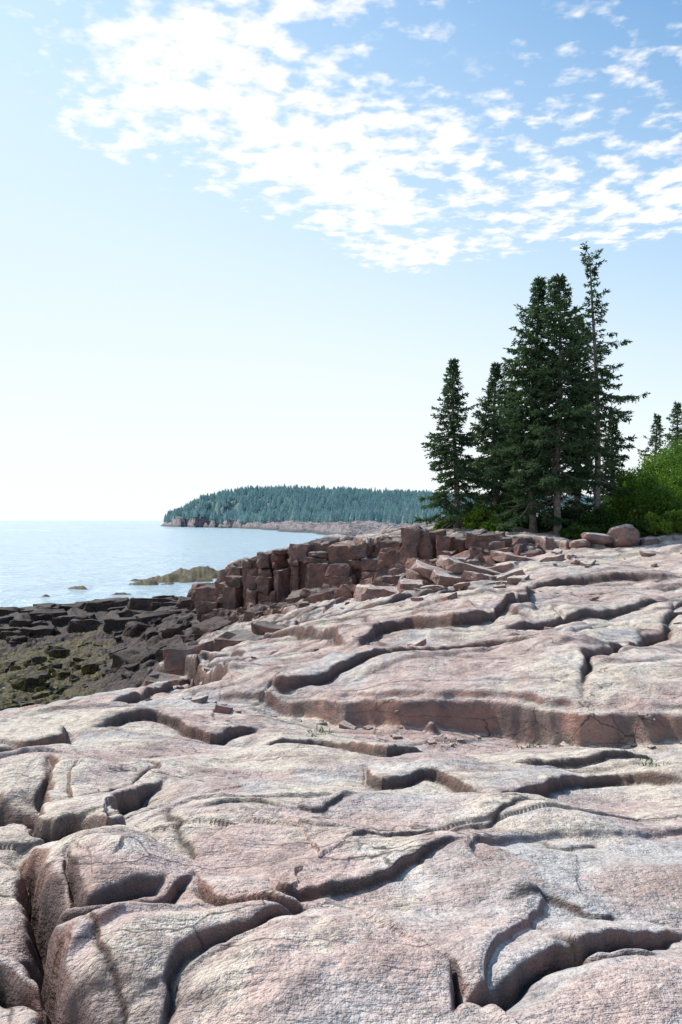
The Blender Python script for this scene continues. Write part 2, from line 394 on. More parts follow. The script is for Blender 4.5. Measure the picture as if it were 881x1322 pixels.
for dep, wid, stp, fall, pl in FR:
    pts = np.array([ground_pt(*p) for p in pl])
    if len(pts) > 2: pts = catmull(pts)
    dmean = pts[:,1].mean(); k = max(1.0, dmean/6)
    if wid < 0.0185: stp *= 0.7; dep *= 0.7
    mg = fall*2.5+0.3
    sel = (X > pts[:,0].min()-mg) & (X < pts[:,0].max()+mg) & (Y > pts[:,1].min()-mg) & (Y < pts[:,1].max()+mg)
    if k > 1.5: xs = X[sel]+wcx[sel]; ys = Y[sel]+wcy[sel]
    else: xs = X[sel]+wbx[sel]; ys = Y[sel]+wby[sel]
    best = np.full(xs.shape, 1e9); side = np.zeros(xs.shape); T = np.zeros(xs.shape)
    ns = len(pts)-1
    for i in range(ns):
        a = pts[i]; v = pts[i+1]-a; L = (v**2).sum()+1e-9
        t = np.clip(((xs-a[0])*v[0]+(ys-a[1])*v[1])/L, 0, 1)
        ex = xs-a[0]-t*v[0]; ey = ys-a[1]-t*v[1]; q = ex*ex+ey*ey
        c = q < best*0.99999-1e-10
        best = np.where(c, q, best); side = np.where(c, np.sign(v[0]*ey-v[1]*ex), side); T = np.where(c, (i+t)/ns, T)
    ds = np.sqrt(best); end = sstep(0, 0.15, T)*sstep(1, 0.85, T)
    w = 0.6*wid*(0.5+0.5*k)*(0.5+0.9*np.clip(0.5+fbm(xs*2,ys*2,55,2),0,1.3))
    w = np.maximum(w, 1.3*CELL[sel])
    g = np.exp(-(ds/w)**1.4)*(0.25+0.75*end)
    o = -0.62*dep*k**0.5*g-dep*0.15*np.exp(-ds/(w*5))*end
    ssm = 0.5+0.5*np.clip(side*ds/w, -1, 1)
    o = o+stp*k**0.5*end*(ssm*np.exp(-ds/fall)-(1-ssm)*0.3*np.exp(-ds/(fall*0.7)))
    dz[sel] += o; crack[sel] = np.maximum(crack[sel], g)

fade = 1-0.9*sstep(70, 85, RHO)
Z = zb+dz*fade
V = np.stack([X, Y, Z], -1).reshape(-1, 3)
nr, nc = X.shape
I = np.arange(nr*nc).reshape(nr, nc)
Fc = np.stack([I[:-1,:-1], I[:-1,1:], I[1:,1:], I[1:,:-1]], -1).reshape(-1, 4)
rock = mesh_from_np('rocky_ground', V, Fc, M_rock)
for nm, arr in (('crack', np.clip(crack, 0, 1)), ('tone', 0.55*tA+0.45*tC), ('tone_b', 0.55*tB+0.45*tD)):
    at = rock.data.attributes.new(nm, 'FLOAT', 'POINT')
    at.data.foreach_set('value', arr.astype(np.float32).ravel())

def ground_z(x, y):
    a = math.atan2(x, y); l = math.log(math.hypot(x, y))
    i = int(np.clip(np.searchsorted(lr, l), 0, nr-1)); j = int(np.clip(np.searchsorted(az, a), 0, nc-1))
    return float(Z[i, j])
def W(px, d): return (px-440.5)/F*d, d

# ------------------------------------------------------------------ angular rocks
def rock_pts(sx, sy, sz, r, jag=0.16):
    c = []
    for i in (-1,1):
        for j in (-1,1):
            for k in (-1,1):
                c.append(Vector((i*sx/2*(1+r.uniform(-jag,jag)), j*sy/2*(1+r.uniform(-jag,jag)), k*sz/2*(1+r.uniform(-jag,jag)))))
    for _ in range(5):
        v = Vector((r.uniform(-.5,.5)*sx, r.uniform(-.5,.5)*sy, r.uniform(-.5,.5)*sz)); ax = r.randrange(3)
        v[ax] = (sx,sy,sz)[ax]*0.5*r.choice((-1,1))*r.uniform(1.0,1.15); c.append(v)
    return c
def add_rock(bm, loc, size, rot, r, jag=0.16, bev=0.05):
    t = bmesh.new()
    M = Matrix.Translation(loc) @ Matrix.Rotation(rot[2],4,'Z') @ Matrix.Rotation(rot[1],4,'Y') @ Matrix.Rotation(rot[0],4,'X')
    for p in rock_pts(*size, r, jag): t.verts.new(p)
    res = bmesh.ops.convex_hull(t, input=t.verts)
    bmesh.ops.delete(t, geom=[g for g in res['geom_interior'] if isinstance(g, bmesh.types.BMVert)], context='VERTS')
    bmesh.ops.dissolve_limit(t, angle_limit=math.radians(9), verts=t.verts, edges=t.edges)
    bmesh.ops.bevel(t, geom=list(t.edges), offset=bev*min(size), segments=1, profile=0.6, affect='EDGES', clamp_overlap=True)
    for v in t.verts: v.co = M @ v.co
    mp = {}
    for v in t.verts: mp[v] = bm.verts.new(v.co)
    for f in t.faces:
        try: bm.faces.new([mp[v] for v in f.verts])
        except ValueError: pass
    t.free()
def finish_rocks(bm, name, subd=1, amp=0.05, freq=1.2, mat=None, minl=0.28):
    bmesh.ops.triangulate(bm, faces=bm.faces)
    for _ in range(subd):
        bmesh.ops.subdivide_edges(bm, edges=[e for e in bm.edges if e.calc_length() > minl], cuts=1)
        bmesh.ops.triangulate(bm, faces=bm.faces)
    co = np.array([v.co[:] for v in bm.verts])
    n1 = fbm(co[:,0]*freq+co[:,2]*1.3, co[:,1]*freq+co[:,2]*0.7, 120, 5, 0.6)
    n2 = fbm(co[:,0]*freq*1.1-co[:,2], co[:,1]*freq+co[:,2]*1.9, 130, 5, 0.6)
    for v, a, c in zip(bm.verts, n1, n2):
        v.co += Vector((a, c, (a-c)*0.6))*amp
    me = bpy.data.meshes.new(name); bm.to_mesh(me); bm.free()
    for p in me.polygons: p.use_smooth = True
    me.materials.append(mat or M_loose)
    me.set_sharp_from_angle(angle=math.radians(28))
    return link(bpy.data.objects.new(name, me))

r = random.Random(11)
bm = bmesh.new()
TOPP = ([240,262,285,300,350,400,420,480,520,540,600,660,700],[-5.2,-4.5,-3.4,-2.5,-1.75,-1.25,-1.0,-0.95,-0.75,-0.62,-0.65,-0.6,-1.0])
s = 240.0
while s < 700:
    d0 = float(np.interp(s, L2p[:,0], L2p[:,1]))
    top = float(np.interp(s, *TOPP))+H
    bot = float(np.interp(s, [240,262,300,400,540,650,700], [-6.6,-6.4,-5.7,-4.4,-3.1,-1.9,-1.4]))+H-0.4
    w = r.choice((0.3,0.45,0.6,0.9,1.3))*r.uniform(0.85,1.15)
    setb = r.uniform(-0.9, 0.9); yaw = -0.3+r.uniform(-.25,.25)
    for row in range(3):
        z = bot
        tt = top-abs(r.gauss(0, 0.35)) if row == 0 else top-r.uniform(0.2, 0.75)*(top-bot)*(0.3+row*0.35)
        if row and r.random() < 0.4: continue
        while z < tt-0.12:
            h = r.choice((0.3,0.45,0.8,1.5,2.4))*r.uniform(0.85,1.15); h = min(h, tt-z+0.08); h = max(h, 0.22)
            x, y = W(s, d0-row*r.uniform(0.6,1.1)+setb+r.uniform(-.2,.2))
            add_rock(bm, (x+r.uniform(-.08,.08), y+0.3, z+h/2), (w*r.uniform(.95,1.15), r.uniform(1.6,2.2), h*1.04), (r.uniform(-.08,.08), r.uniform(-.08,.08), yaw+r.uniform(-.12,.12)), r, 0.15, 0.02)
            z += h
    s += w*0.88/d0*F
for _ in range(200):
    px = r.uniform(255, 640); d = float(np.interp(px, L2p[:,0], L2p[:,1]))-r.uniform(1.0, 9)
    x, y = W(px, d); q = abs(r.gauss(0.2, 0.40))+0.12
    add_rock(bm, (x, y, ground_z(x,y)+q*0.12), (q*1.4, q*1.1, q*r.uniform(.4,.9)), (r.uniform(-.35,.35), r.uniform(-.35,.35), r.uniform(-1.2,1.2)), r, 0.22, 0.04)
finish_rocks(bm, 'granite_cliff', 3, 0.085, 1.6, M_cliff, 0.22)

bm = bmesh.new()
for (px, d, sx, sy, sz, rx, ry, rz, lift) in [
    (578,31,2.6,1.6,0.4,0.20,0.30,0.3,0.50),(612,30,2.5,1.5,0.4,0.1,0.26,0.2,0.35),(560,33,1.8,1.4,0.7,0.1,-0.1,0.2,0.2),
    (636,31,1.8,1.3,0.4,0.1,-0.2,-0.3,0.15),(600,34,1.6,1.3,0.8,0,0.1,0.4,0.3),(592,29,1.5,1.2,0.4,0.1,0.15,0.1,0.1),
    (505,29,2.4,1.4,0.5,0.05,0.1,0.2,0.05),(665,33,1.6,1.2,0.4,0.1,0.2,0.2,0.1),(545,31,1.1,0.8,0.6,0.1,0.2,0.5,0.2),(530,28.5,0.9,0.7,0.5,0.2,0.1,0.1,0.2),(622,28,1.0,0.7,0.35,0.1,0.2,0.6,0.15),(585,34.5,1.2,1.0,0.9,0,0,0.1,0.4)]:
    x, y = W(px, d)
    add_rock(bm, (x, y, ground_z(x,y)+lift*0.6), (sx,sy,sz), (rx,ry,rz), r, 0.25, 0.06)
for _ in range(45):
    px = r.uniform(430, 760); d = r.uniform(25, 36); x, y = W(px, d); q = abs(r.gauss(0.12, 0.2))+0.1
    add_rock(bm, (x, y, ground_z(x,y)+q*0.18), (q*1.7, q*1.2, q*0.65), (r.uniform(-.3,.3), r.uniform(-.3,.3), r.uniform(-1.5,1.5)), r, 0.25, 0.06)
finish_rocks(bm, 'broken_slabs', 3, 0.07, 1.4, None, 0.2)
bm = bmesh.new()
for (px, d, sx, sy, sz) in [(182,19,0.9,0.7,0.5),(215,18.5,1.2,0.9,0.6),(245,19.5,0.9,0.7,0.5),(238,21,0.8,0.8,0.8),(160,20,0.7,0.5,0.35),(330,23,1.8,1.0,0.7),(360,23.5,1.3,1.0,0.6),(300,24,1.1,.9,.5)]:
    x, y = W(px, d); add_rock(bm, (x,y,ground_z(x,y)+sz*0.2), (sx,sy,sz), (r.uniform(-.1,.1),r.uniform(-.15,.15),r.uniform(-.4,.4)), r, 0.25)
for _ in range(60):
    px = r.uniform(-60, 275); d = r.uniform(48, 61) ; x, y = W(px, d); q = r.uniform(0.4, 1.2)
    add_rock(bm, (x,y,ground_z(x,y)+q*0.02), (q*2.4,q*1.2,q*0.8), (r.uniform(-.1,.1),r.uniform(-.12,.06),r.uniform(-.2,.6)), r, 0.3)
for _ in range(150):
    px = r.uniform(-60, 250); d = r.uniform(32, 48) ; x, y = W(px, d); q = abs(r.gauss(0.1, 0.25))+0.12
    add_rock(bm, (x,y,ground_z(x,y)+q*0.08), (q*1.6,q*1.2,q*0.8), (r.uniform(-.3,.3),r.uniform(-.3,.3),r.uniform(-1.5,1.5)), r, 0.25, 0.12)
finish_rocks(bm, 'shore_rocks', 2, 0.14, 0.9, M_cliff)
bm = bmesh.new()
for _ in range(50):       # frost-split fragments caught below the ledge and in the joints
    px = r.uniform(180, 900); d = float(np.interp(px, L1p[:,0], L1p[:,1]))-abs(r.gauss(0.1, 0.35))
    x, y = W(px, d); q = abs(r.gauss(0.02, 0.04))+0.02
    add_rock(bm, (x, y, ground_z(x,y)+q*0.12), (q*1.6, q*1.2, q*0.6), (r.uniform(-.3,.3), r.uniform(-.3,.3), r.uniform(-3,3)), r, 0.25, 0.06)
for _ in range(60):
    px = r.uniform(250, 900); d = r.uniform(14, 34); x, y = W(px, d); q = abs(r.gauss(0.05, 0.07))+0.04
    add_rock(bm, (x, y, ground_z(x,y)+q*0.2), (q*1.8, q*1.2, q*0.6), (r.uniform(-.3,.3), r.uniform(-.3,.3), r.uniform(-3,3)), r, 0.25, 0.06)
finish_rocks(bm, 'rock_fragments', 0, 0.0)

def boulder(px, d, sx, sy, sz, lift=0.4, seed=1):
    rr = random.Random(seed); bm = bmesh.new(); x, y = W(px, d)
    bmesh.ops.create_icosphere(bm, subdivisions=4, radius=0.5)
    for v in bm.verts:
        p = v.co.copy(); n = float(fbm(np.array([p.x*2.2+seed]), np.array([p.y*2.2+p.z*2.4]), 140, 3)[0])
        p *= 1+0.22*n
        v.co = Vector((math.copysign(abs(p.x*2)**0.8, p.x)/2*sx, math.copysign(abs(p.y*2)**0.8, p.y)/2*sy, math.copysign(abs(p.z*2)**0.8, p.z)/2*sz))
    bmesh.ops.rotate(bm, verts=bm.verts, matrix=Matrix.Rotation(rr.uniform(-.3,.3), 3, 'Y'))
    me = bpy.data.meshes.new('boulder'); bm.to_mesh(me); bm.free()
    for p in me.polygons: p.use_smooth = True
    me.materials.append(M_loose); ob = link(bpy.data.objects.new('boulder', me))
    ob.location = (x, y, ground_z(x,y)+lift*sz)
for i, a in enumerate([(805,36.5,1.35,1.1,1.05),(676,36.5,1.3,1.0,0.7),(690,36,0.8,0.7,0.5),(772,36.5,1.4,1.0,0.5),(748,36,0.9,0.8,0.45),(838,36.5,0.8,0.7,0.5)]):
    boulder(*a, seed=i+3, lift=0.36)

# ------------------------------------------------------------------ sea
m, nt = newmat('sea_water'); b = NB(nt)
geo = b.n('ShaderNodeNewGeometry'); pos = geo.outputs['Position']
mp = b.n('ShaderNodeMapping'); mp.inputs['Scale'].default_value = (0.5,1.0,1.0); mp.inputs['Rotation'].default_value = (0,0,math.radians(-20)); b.l(pos, mp.inputs[0])
w1 = b.noise(mp.outputs[0], 0.14, 5, 0.62, 0.3); w2 = b.noise(mp.outputs[0], 1.0, 4, 0.7, 0.3); w3 = b.noise(mp.outputs[0], 0.02, 3, 0.6)
hh = b.math('ADD', b.math('MULTIPLY', w1, 3.4), b.math('MULTIPLY', w2, 1.3))
bp = b.n('ShaderNodeBump'); bp.inputs['Strength'].default_value = 0.85; bp.inputs['Distance'].default_value = 1.0; b.l(hh, bp.inputs['Height'])
cw_ = b.mix(w3, (0.36,0.52,0.62), (0.45,0.60,0.68))  # base colour paled to stand in for sun glare on the water
cw_ = b.mix(b.rng(b.noise(mp.outputs[0], 0.35, 5, 0.75), 0.58, 0.68, 0, 0.9), cw_, (0.88,0.91,0.93))     # scattered whitecaps
bs = b.n('ShaderNodeBsdfPrincipled'); b.l(cw_, bs.inputs['Base Color'])
bs.inputs['Roughness'].default_value = 0.17; bs.inputs['IOR'].default_value = 1.33; b.l(bp.outputs[0], bs.inputs['Normal'])
o = b.n('ShaderNodeOutputMaterial'); b.l(bs.outputs[0], o.inputs[0])
S = 30000
mesh_from_np('sea', np.array([(-S,-200,0),(S,-200,0),(S,S,0),(-S,S,0)], float), np.array([[0,1,2,3]]), m, False)

# ------------------------------------------------------------------ headland
m, nt = newmat('hazed_headland_rock'); b = NB(nt)  # rock and ground colours include a tint for aerial haze
geo = b.n('ShaderNodeNewGeometry'); pos = geo.outputs['Position']
sx_ = b.n('ShaderNodeSeparateXYZ'); b.l(pos, sx_.inputs[0])
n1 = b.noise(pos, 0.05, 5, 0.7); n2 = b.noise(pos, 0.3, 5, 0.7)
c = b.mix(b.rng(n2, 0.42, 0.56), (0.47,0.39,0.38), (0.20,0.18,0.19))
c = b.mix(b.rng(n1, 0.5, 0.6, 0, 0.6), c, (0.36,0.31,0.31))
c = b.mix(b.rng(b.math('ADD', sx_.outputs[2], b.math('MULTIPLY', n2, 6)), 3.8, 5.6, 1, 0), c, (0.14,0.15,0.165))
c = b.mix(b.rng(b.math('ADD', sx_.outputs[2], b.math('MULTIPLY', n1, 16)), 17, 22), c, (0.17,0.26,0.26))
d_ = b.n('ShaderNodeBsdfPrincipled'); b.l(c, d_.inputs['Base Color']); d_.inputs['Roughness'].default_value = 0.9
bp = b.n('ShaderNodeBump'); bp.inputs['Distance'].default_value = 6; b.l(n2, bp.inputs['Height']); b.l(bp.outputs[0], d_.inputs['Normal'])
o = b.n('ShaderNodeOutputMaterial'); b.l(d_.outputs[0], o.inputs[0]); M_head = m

pxs = np.linspace(200, 1500, 620); dl = np.exp(np.linspace(math.log(150), math.log(1500), 420))
PXh, Dh = np.meshgrid(pxs, dl)
Xh = (PXh-440.5)/F*Dh; Yh = Dh
def head_h(px, d, x, y):
    sh = np.interp(px, [200,213,235,290,320,360,400,430,470,520,560,620,900,1500], [1150,1040,960,890,780,610,480,400,330,260,215,190,150,150])
    sh = sh*(1+0.11*fbm(x*0.025, y*0.010, 150, 4))
    s = d-sh
    top = np.interp(px, [208,215,225,245,262,300,360,420,480,540,620,800,1500], [0,6,13,24,32,39,42,40,38,35,31,28,28])
    plat = np.interp(px, [208,225,290,330,430,520], [1,12,7,4.5,4.5,4])*(1+0.6*fbm(x*0.03, y*0.02, 155, 4))
    h = -3+3*sstep(-6, 0, s)+plat*sstep(0, 22, s)
    start = np.maximum(40, 880-sh)
    h = h+np.maximum(top-plat, 0)*sstep(start*0.6, start+110, s)*1.0
    h = h*sstep(204, 216, px+3*fbm(y*0.02, x*0.0, 157, 2))-2*sstep(214,206,px)
    h = h+2.0*fbm(x*0.06, y*0.05, 158, 5, 0.6)*sstep(0, 10, s)
    return h, s, start
Hh, Sh, St = head_h(PXh, Dh, Xh, Yh)
V = np.stack([Xh, Yh, Hh], -1).reshape(-1, 3); a_, c_ = Xh.shape; I = np.arange(a_*c_).reshape(a_, c_)
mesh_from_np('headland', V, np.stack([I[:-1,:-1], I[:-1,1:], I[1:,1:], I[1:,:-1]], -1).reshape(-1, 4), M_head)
def tmpl(seed):
    rr = np.random.default_rng(seed); vs = []; fs = []
    L = 6; k = 6
    for i in range(L):
        z0 = 0.08+0.80*i/L; z1 = z0+0.30; R0 = (0.20*(1-i/L)**0.8+0.03)
        ap = len(vs); vs.append((0,0,min(z1,1.0)))
        for j in range(k*2):
            an = math.pi*j/k+rr.random()*0.3; q = R0*(1.0 if j % 2 else 0.5)*rr.uniform(0.75,1.2)
            vs.append((q*math.cos(an), q*math.sin(an), z0+rr.uniform(-.03,.03)))
        for j in range(k*2): fs.append((ap, ap+1+j, ap+1+(j+1)%(k*2)))
    return np.array(vs), np.array(fs)
M_far = leaf_material('hazed_forest_needles', (0.23,0.36,0.41), (0.44,0.59,0.56), 0.2, 0.05)  # pale blue-green: aerial haze is mixed into the needle colour
def forest(name, P, hmin, hmax, mat, wide=1.0):
    T = [tmpl(s) for s in range(4)]; VV = []; FF = []; off = 0
    for i, p in enumerate(P):
        v, f = T[i % 4]; h = rng.uniform(hmin, hmax); a = rng.uniform(0, 6.3); w = h*rng.uniform(0.8,1.25)*wide
        x = (v[:,0]*math.cos(a)-v[:,1]*math.sin(a))*w+p[0]; y = (v[:,0]*math.sin(a)+v[:,1]*math.cos(a))*w+p[1]
        VV.append(np.stack([x, y, v[:,2]*h+p[2]-0.3], -1)); FF.append(f+off); off += len(v)
    return mesh_from_np(name, np.concatenate(VV), np.concatenate(FF), mat, False)
N_ = 30000
cand_px = rng.uniform(205, 820, N_); cand_d = np.exp(rng.uniform(math.log(300), math.log(1350), N_))
cx = (cand_px-440.5)/F*cand_d
hh_, ss_, st_ = head_h(cand_px, cand_d, cx, cand_d)
lim = np.where(cand_px < 330, 10, 24)+8*fbm(cx*0.04, cand_d*0.04, 160, 2)
ok = (ss_ > np.maximum(lim, np.where(cand_px < 320, 12, st_*0.45))) & (hh_ > 4.0) & (ss_ < st_+230)
P = np.stack([cx, cand_d, hh_], -1)[ok]
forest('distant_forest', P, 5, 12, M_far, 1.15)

# ------------------------------------------------------------------ trees
def quads_from_segments(p0, p1, w, rgen):
    d = p1-p0; L = np.linalg.norm(d, axis=1, keepdims=True)+1e-9; d = d/L
    rnd = rgen.normal(size=d.shape); s = np.cross(d, rnd); s /= np.linalg.norm(s, axis=1, keepdims=True)+1e-9
    s = s*w[:,None]
    q0 = p0-s*0.35; q1 = p0+s*0.35; m0 = p0+d*L*0.55+s; m1 = p0+d*L*0.55-s
    n = len(p0)
    V = np.stack([q0, q1, m0, p1, m1], 1).reshape(-1, 3)
    i = np.arange(n)[:,None]*5
    tri = np.concatenate([i+np.array([[0,1,2]]), i+np.array([[0,2,4]]), i+np.array([[4,2,3]])], 0)
    return V, tri
def tube(path, rad, k=8):
    path = np.array(path); n = len(path)
    t = np.empty_like(path); t[1:-1] = path[2:]-path[:-2]; t[0] = path[1]-path[0]; t[-1] = path[-1]-path[-2]
    t /= np.linalg.norm(t, axis=1, keepdims=True)+1e-9
    a = np.cross(t, [0.3,0.9,0.1]); a /= np.linalg.norm(a, axis=1, keepdims=True)+1e-9; b2 = np.cross(t, a)
    an = np.arange(k)*2*math.pi/k
    V = path[:,None,:]+np.asarray(rad)[:,None,None]*(a[:,None,:]*np.cos(an)[None,:,None]+b2[:,None,:]*np.sin(an)[None,:,None])
    i = np.arange(n-1)[:,None]*k; j = np.arange(k)[None,:]; A = (i+j).ravel(); B = (i+(j+1)%k).ravel()
    Fc = np.concatenate([np.stack([A,B,B+k],1), np.stack([A,B+k,A+k],1)])
    return V.reshape(-1,3), Fc

def spruce(name, px, d, height, radius, seed, start=0.08, nb=260, prof=None, bare=0.0, lean=(0,0), trunk=0.17, wind=0.0, dens=1.0):
    g = np.random.default_rng(seed); x0, y0 = W(px, d); z0 = ground_z(x0, y0)-0.15
    root = np.array([x0, y0, z0])
    def axis(t):
        return root+np.array([lean[0]*t*t+0.10*math.sin(5*t+seed), lean[1]*t*t+0.08*math.cos(4*t+seed), height*t])
    WV = []; WF = []; wo = 0
    def addw(v, f):
        nonlocal wo
        WV.append(v); WF.append(f+wo); wo += len(v)
    tt = np.linspace(0,1,16)
    addw(*tube([axis(t) for t in tt], [trunk*(1-t)**0.8+0.015+(0.4*trunk if t == 0 else 0) for t in tt], 10))
    S0 = []; S1 = []; SW = []
    lob = g.uniform(0.40, 1.2, 64)
    for i in range(nb):
        t = start+(1-start)*((i+g.random())/nb)**0.92; t = min(t, 0.995)
        u = (t-start)/(1-start)
        Lm = radius*prof(u)
        an = i*2.399+g.uniform(-.5,.5)
        sec = lob[int(u*15.99)*4+int((an % 6.283)/6.284*4)]
        L = max(Lm*g.uniform(0.5, 1.15)*sec*1.2, 0.12)
        if g.random() < 0.06: L *= 1.3
        L *= 1+wind*math.cos(an)
        pitch = 0.75*u**2-0.18+g.uniform(-.12,.12)-0.15*(1-u)
        nst = 7; q = np.arange(nst)/(nst-1); pt = pitch-0.35*q*(1-u)+0.75*q*q*(1-u*0.5)-0.15
        stp = np.stack([math.cos(an)*np.cos(pt), math.sin(an)*np.cos(pt), np.sin(pt)], 1)*L/nst
        pts = np.concatenate([[axis(t)], axis(t)+np.cumsum(stp, 0)])
        addw(*tube(pts, np.linspace(0.012+0.012*L, 0.004, len(pts)), 4))
        if g.random() < bare or (u < 0.10 and g.random() < 0.6): continue
        ns = max(int(L*9*dens), 4)
        f0 = 0.2 if u > 0.25 else 0.4
        for q in np.sort(g.uniform(f0, 1.0, ns)):
            c = q*nst; k = min(int(c), nst-1); pb = pts[k]+(pts[k+1]-pts[k])*(c-k); dirb = pts[k+1]-pts[k]; dirb = dirb/(np.linalg.norm(dirb)+1e-9)
            for sgn in (-1, 1):
                if g.random() < 0.12: continue
                lt = min((0.38*L*(1-q)**0.7+0.17)*g.uniform(0.5,1.1), 0.8)
                td = dirb*g.uniform(0.5,0.9)+np.array([-dirb[1], dirb[0], 0])*sgn*g.uniform(0.5,1.0)+np.array([0,0,g.uniform(-0.5,0.05)])
                td = td/np.linalg.norm(td); nn = max(int(lt/0.12), 2)
                base_ = pb+np.outer(np.linspace(0, 1, nn, endpoint=False)*lt, td)
                for rep in range(2):
                    dv = td+g.normal(size=(nn,3))*0.5
                    dv /= np.linalg.norm(dv, axis=1, keepdims=True)
                    S0.append(base_); S1.append(base_+dv*g.uniform(0.14,0.27,(nn,1))); SW.append(g.uniform(0.02,0.045,nn))
        S0.append(pts[-2:-1]); S1.append(pts[-1:]+np.array([[0,0,0.03]])); SW.append(np.array([0.04]))
    V, T = quads_from_segments(np.concatenate(S0), np.concatenate(S1), np.concatenate(SW), g)
    par = bpy.data.objects.new(name, None); link(par)
    a = mesh_from_np('trunk_and_limbs', np.concatenate(WV), np.concatenate(WF), M_bark, True); a.parent = par
    c = mesh_from_np('needle_foliage', V, T, M_needle, False); c.parent = par
    return par

full = lambda u: (1-u)**0.75*(0.8+0.2*min(1,u*4))
spruce('spruce_tree', 588, 44, 9.5, 2.3, 1, 0.06, 205, full, lean=(-0.05,0))
spruce('spruce_tree', 640, 47, 9.6, 2.7, 2, 0.05, 215, full)
spruce('spruce_tree', 688, 41, 13.3, 2.9, 3, 0.10, 285, lambda u: (1-u)**0.7*(0.7+0.3*min(1,u*3)), lean=(0.3,0))
spruce('spruce_tree', 722, 40, 13.1, 2.8, 4, 0.14, 285, lambda u: (1-u)**0.62*(0.65+0.35*min(1,u*3)))
spruce('spruce_tree', 747, 42.5, 11.6, 2.1, 5, 0.12, 205, lambda u: (1-u)**0.55)
def scraggly(u):
    if u > 0.955: return 0.42
    if u > 0.87: return 0.15
    if u > 0.55: return 0.45-(u-0.55)*0.7
    if u > 0.2: return 0.95-(u-0.2)*1.2
    return 0.6
spruce('spruce_tree', 771, 41, 14.4, 2.1, 6, 0.16, 160, scraggly, bare=0.3, lean=(-0.25,0), wind=0.25, trunk=0.17, dens=0.85)
spruce('spruce_tree', 664, 49, 8.6, 2.2, 7, 0.04, 180, full)
spruce('spruce_tree', 792, 47, 6.0, 2.0, 8, 0.04, 130, full)
for px, d, h, rr_, sd in [(848,66,7.6,2.0,9),(874,62,8.0,2.1,10),(905,60,9.5,2.4,11),(955,58,9,2.4,12)]:
    spruce('spruce_tree', px, d, h, rr_, sd, 0.04, 120, full)

def shrub(px, d, w, dp, h, seed, mat=M_leaf, leaf=0.11, n=5200):
    g = np.random.default_rng(seed+300); x0, y0 = W(px, d); z0 = ground_z(x0, y0)-0.1
    par = bpy.data.objects.new('shrub', None); link(par)
    nc_ = 26; cl = []; WV = []; WF = []; wo = 0
    for i in range(nc_):
        a = g.uniform(0, 6.28); q = g.uniform(0, 1)**0.5*0.85; zz = g.uniform(0.15, 1.0)*math.sqrt(max(1-q*q*0.75, 0.05))
        c = np.array([x0+math.cos(a)*q*w/2, y0+math.sin(a)*q*dp/2, z0+zz*h*0.9]); rc = g.uniform(0.12, 0.24)*min(w, h)
        cl.append((c, rc))
        p0 = np.array([x0+g.uniform(-.2,.2)*w*0.4, y0+g.uniform(-.2,.2), z0]); mid_ = (p0+c)/2+g.normal(size=3)*0.1
        v, f = tube([p0, mid_, c], [0.03,0.02,0.008], 5); WV.append(v); WF.append(f+wo); wo += len(v)
    k = g.integers(0, nc_, n); C = np.array([c[0] for c in cl])[k]; Rr = np.array([c[1] for c in cl])[k]
    dv = g.normal(size=(n,3)); dv /= np.linalg.norm(dv, axis=1, keepdims=True)
    p = C+dv*(Rr*g.uniform(0.3,1.15,n)**0.7)[:,None]*np.array([1.1,1.1,0.8])
    dn = g.normal(size=(n,3))+dv*0.5; dn /= np.linalg.norm(dn, axis=1, keepdims=True)
    V, T = quads_from_segments(p, p+dn*leaf*g.uniform(0.7,1.4,(n,1)), np.full(n, leaf*0.38), g)
    a = mesh_from_np('stems', np.concatenate(WV), np.concatenate(WF), M_bark); a.parent = par
    c = mesh_from_np('leaves', V, T, mat, False); c.parent = par
M_dleaf = leaf_material('dark_shrub_leaves', (0.02,0.045,0.015), (0.08,0.14,0.035), 0.3, 1.0)
M_yleaf = leaf_material('bright_green_shrub_leaves', (0.06,0.11,0.02), (0.24,0.34,0.06), 0.45, 1.0)  # brighter yellow-green foliage
k = 0
for px, d, w, dp, h, mt in [(865,40,3.4,2.5,2.6,M_leaf),(825,42,3.2,2.5,3.0,M_leaf),(800,44,2.6,2.2,2.0,M_dleaf),(850,48,4.5,3,4.4,M_yleaf),(885,46,4,3,4.6,M_leaf),
        (905,42,4,3,3.4,M_leaf),(830,54,5,3,4.4,M_dleaf),(870,58,5,4,5.6,M_leaf),(920,52,6,4,6,M_dleaf),(960,46,6,4,5,M_leaf),(812,38.5,1.6,1.2,1.0,M_dleaf),
        (752,38,2.6,1.3,0.95,M_dleaf),(772,40,2.4,1.4,1.4,M_dleaf),(622,43,2.0,1.4,1.4,M_yleaf),(640,41.5,1.8,1.2,0.9,M_leaf),(665,43,2.4,1.5,1.6,M_dleaf),(600,46,2.5,1.5,1.2,M_dleaf),
        (705,42,2.4,1.5,1.3,M_dleaf),(735,43,2.6,1.5,1.6,M_dleaf),(1010,44,6,5,5,M_leaf),(870,37.5,2.6,1.4,1.3,M_yleaf),(845,38,2.0,1.4,1.0,M_dleaf),(818,46,2.0,1.8,3.6,M_yleaf),(575,45,1.4,1.2,0.8,M_leaf)]:
    k += 1; shrub(px, d, w, dp, h, k, mt, n=int(1500+1500*w))

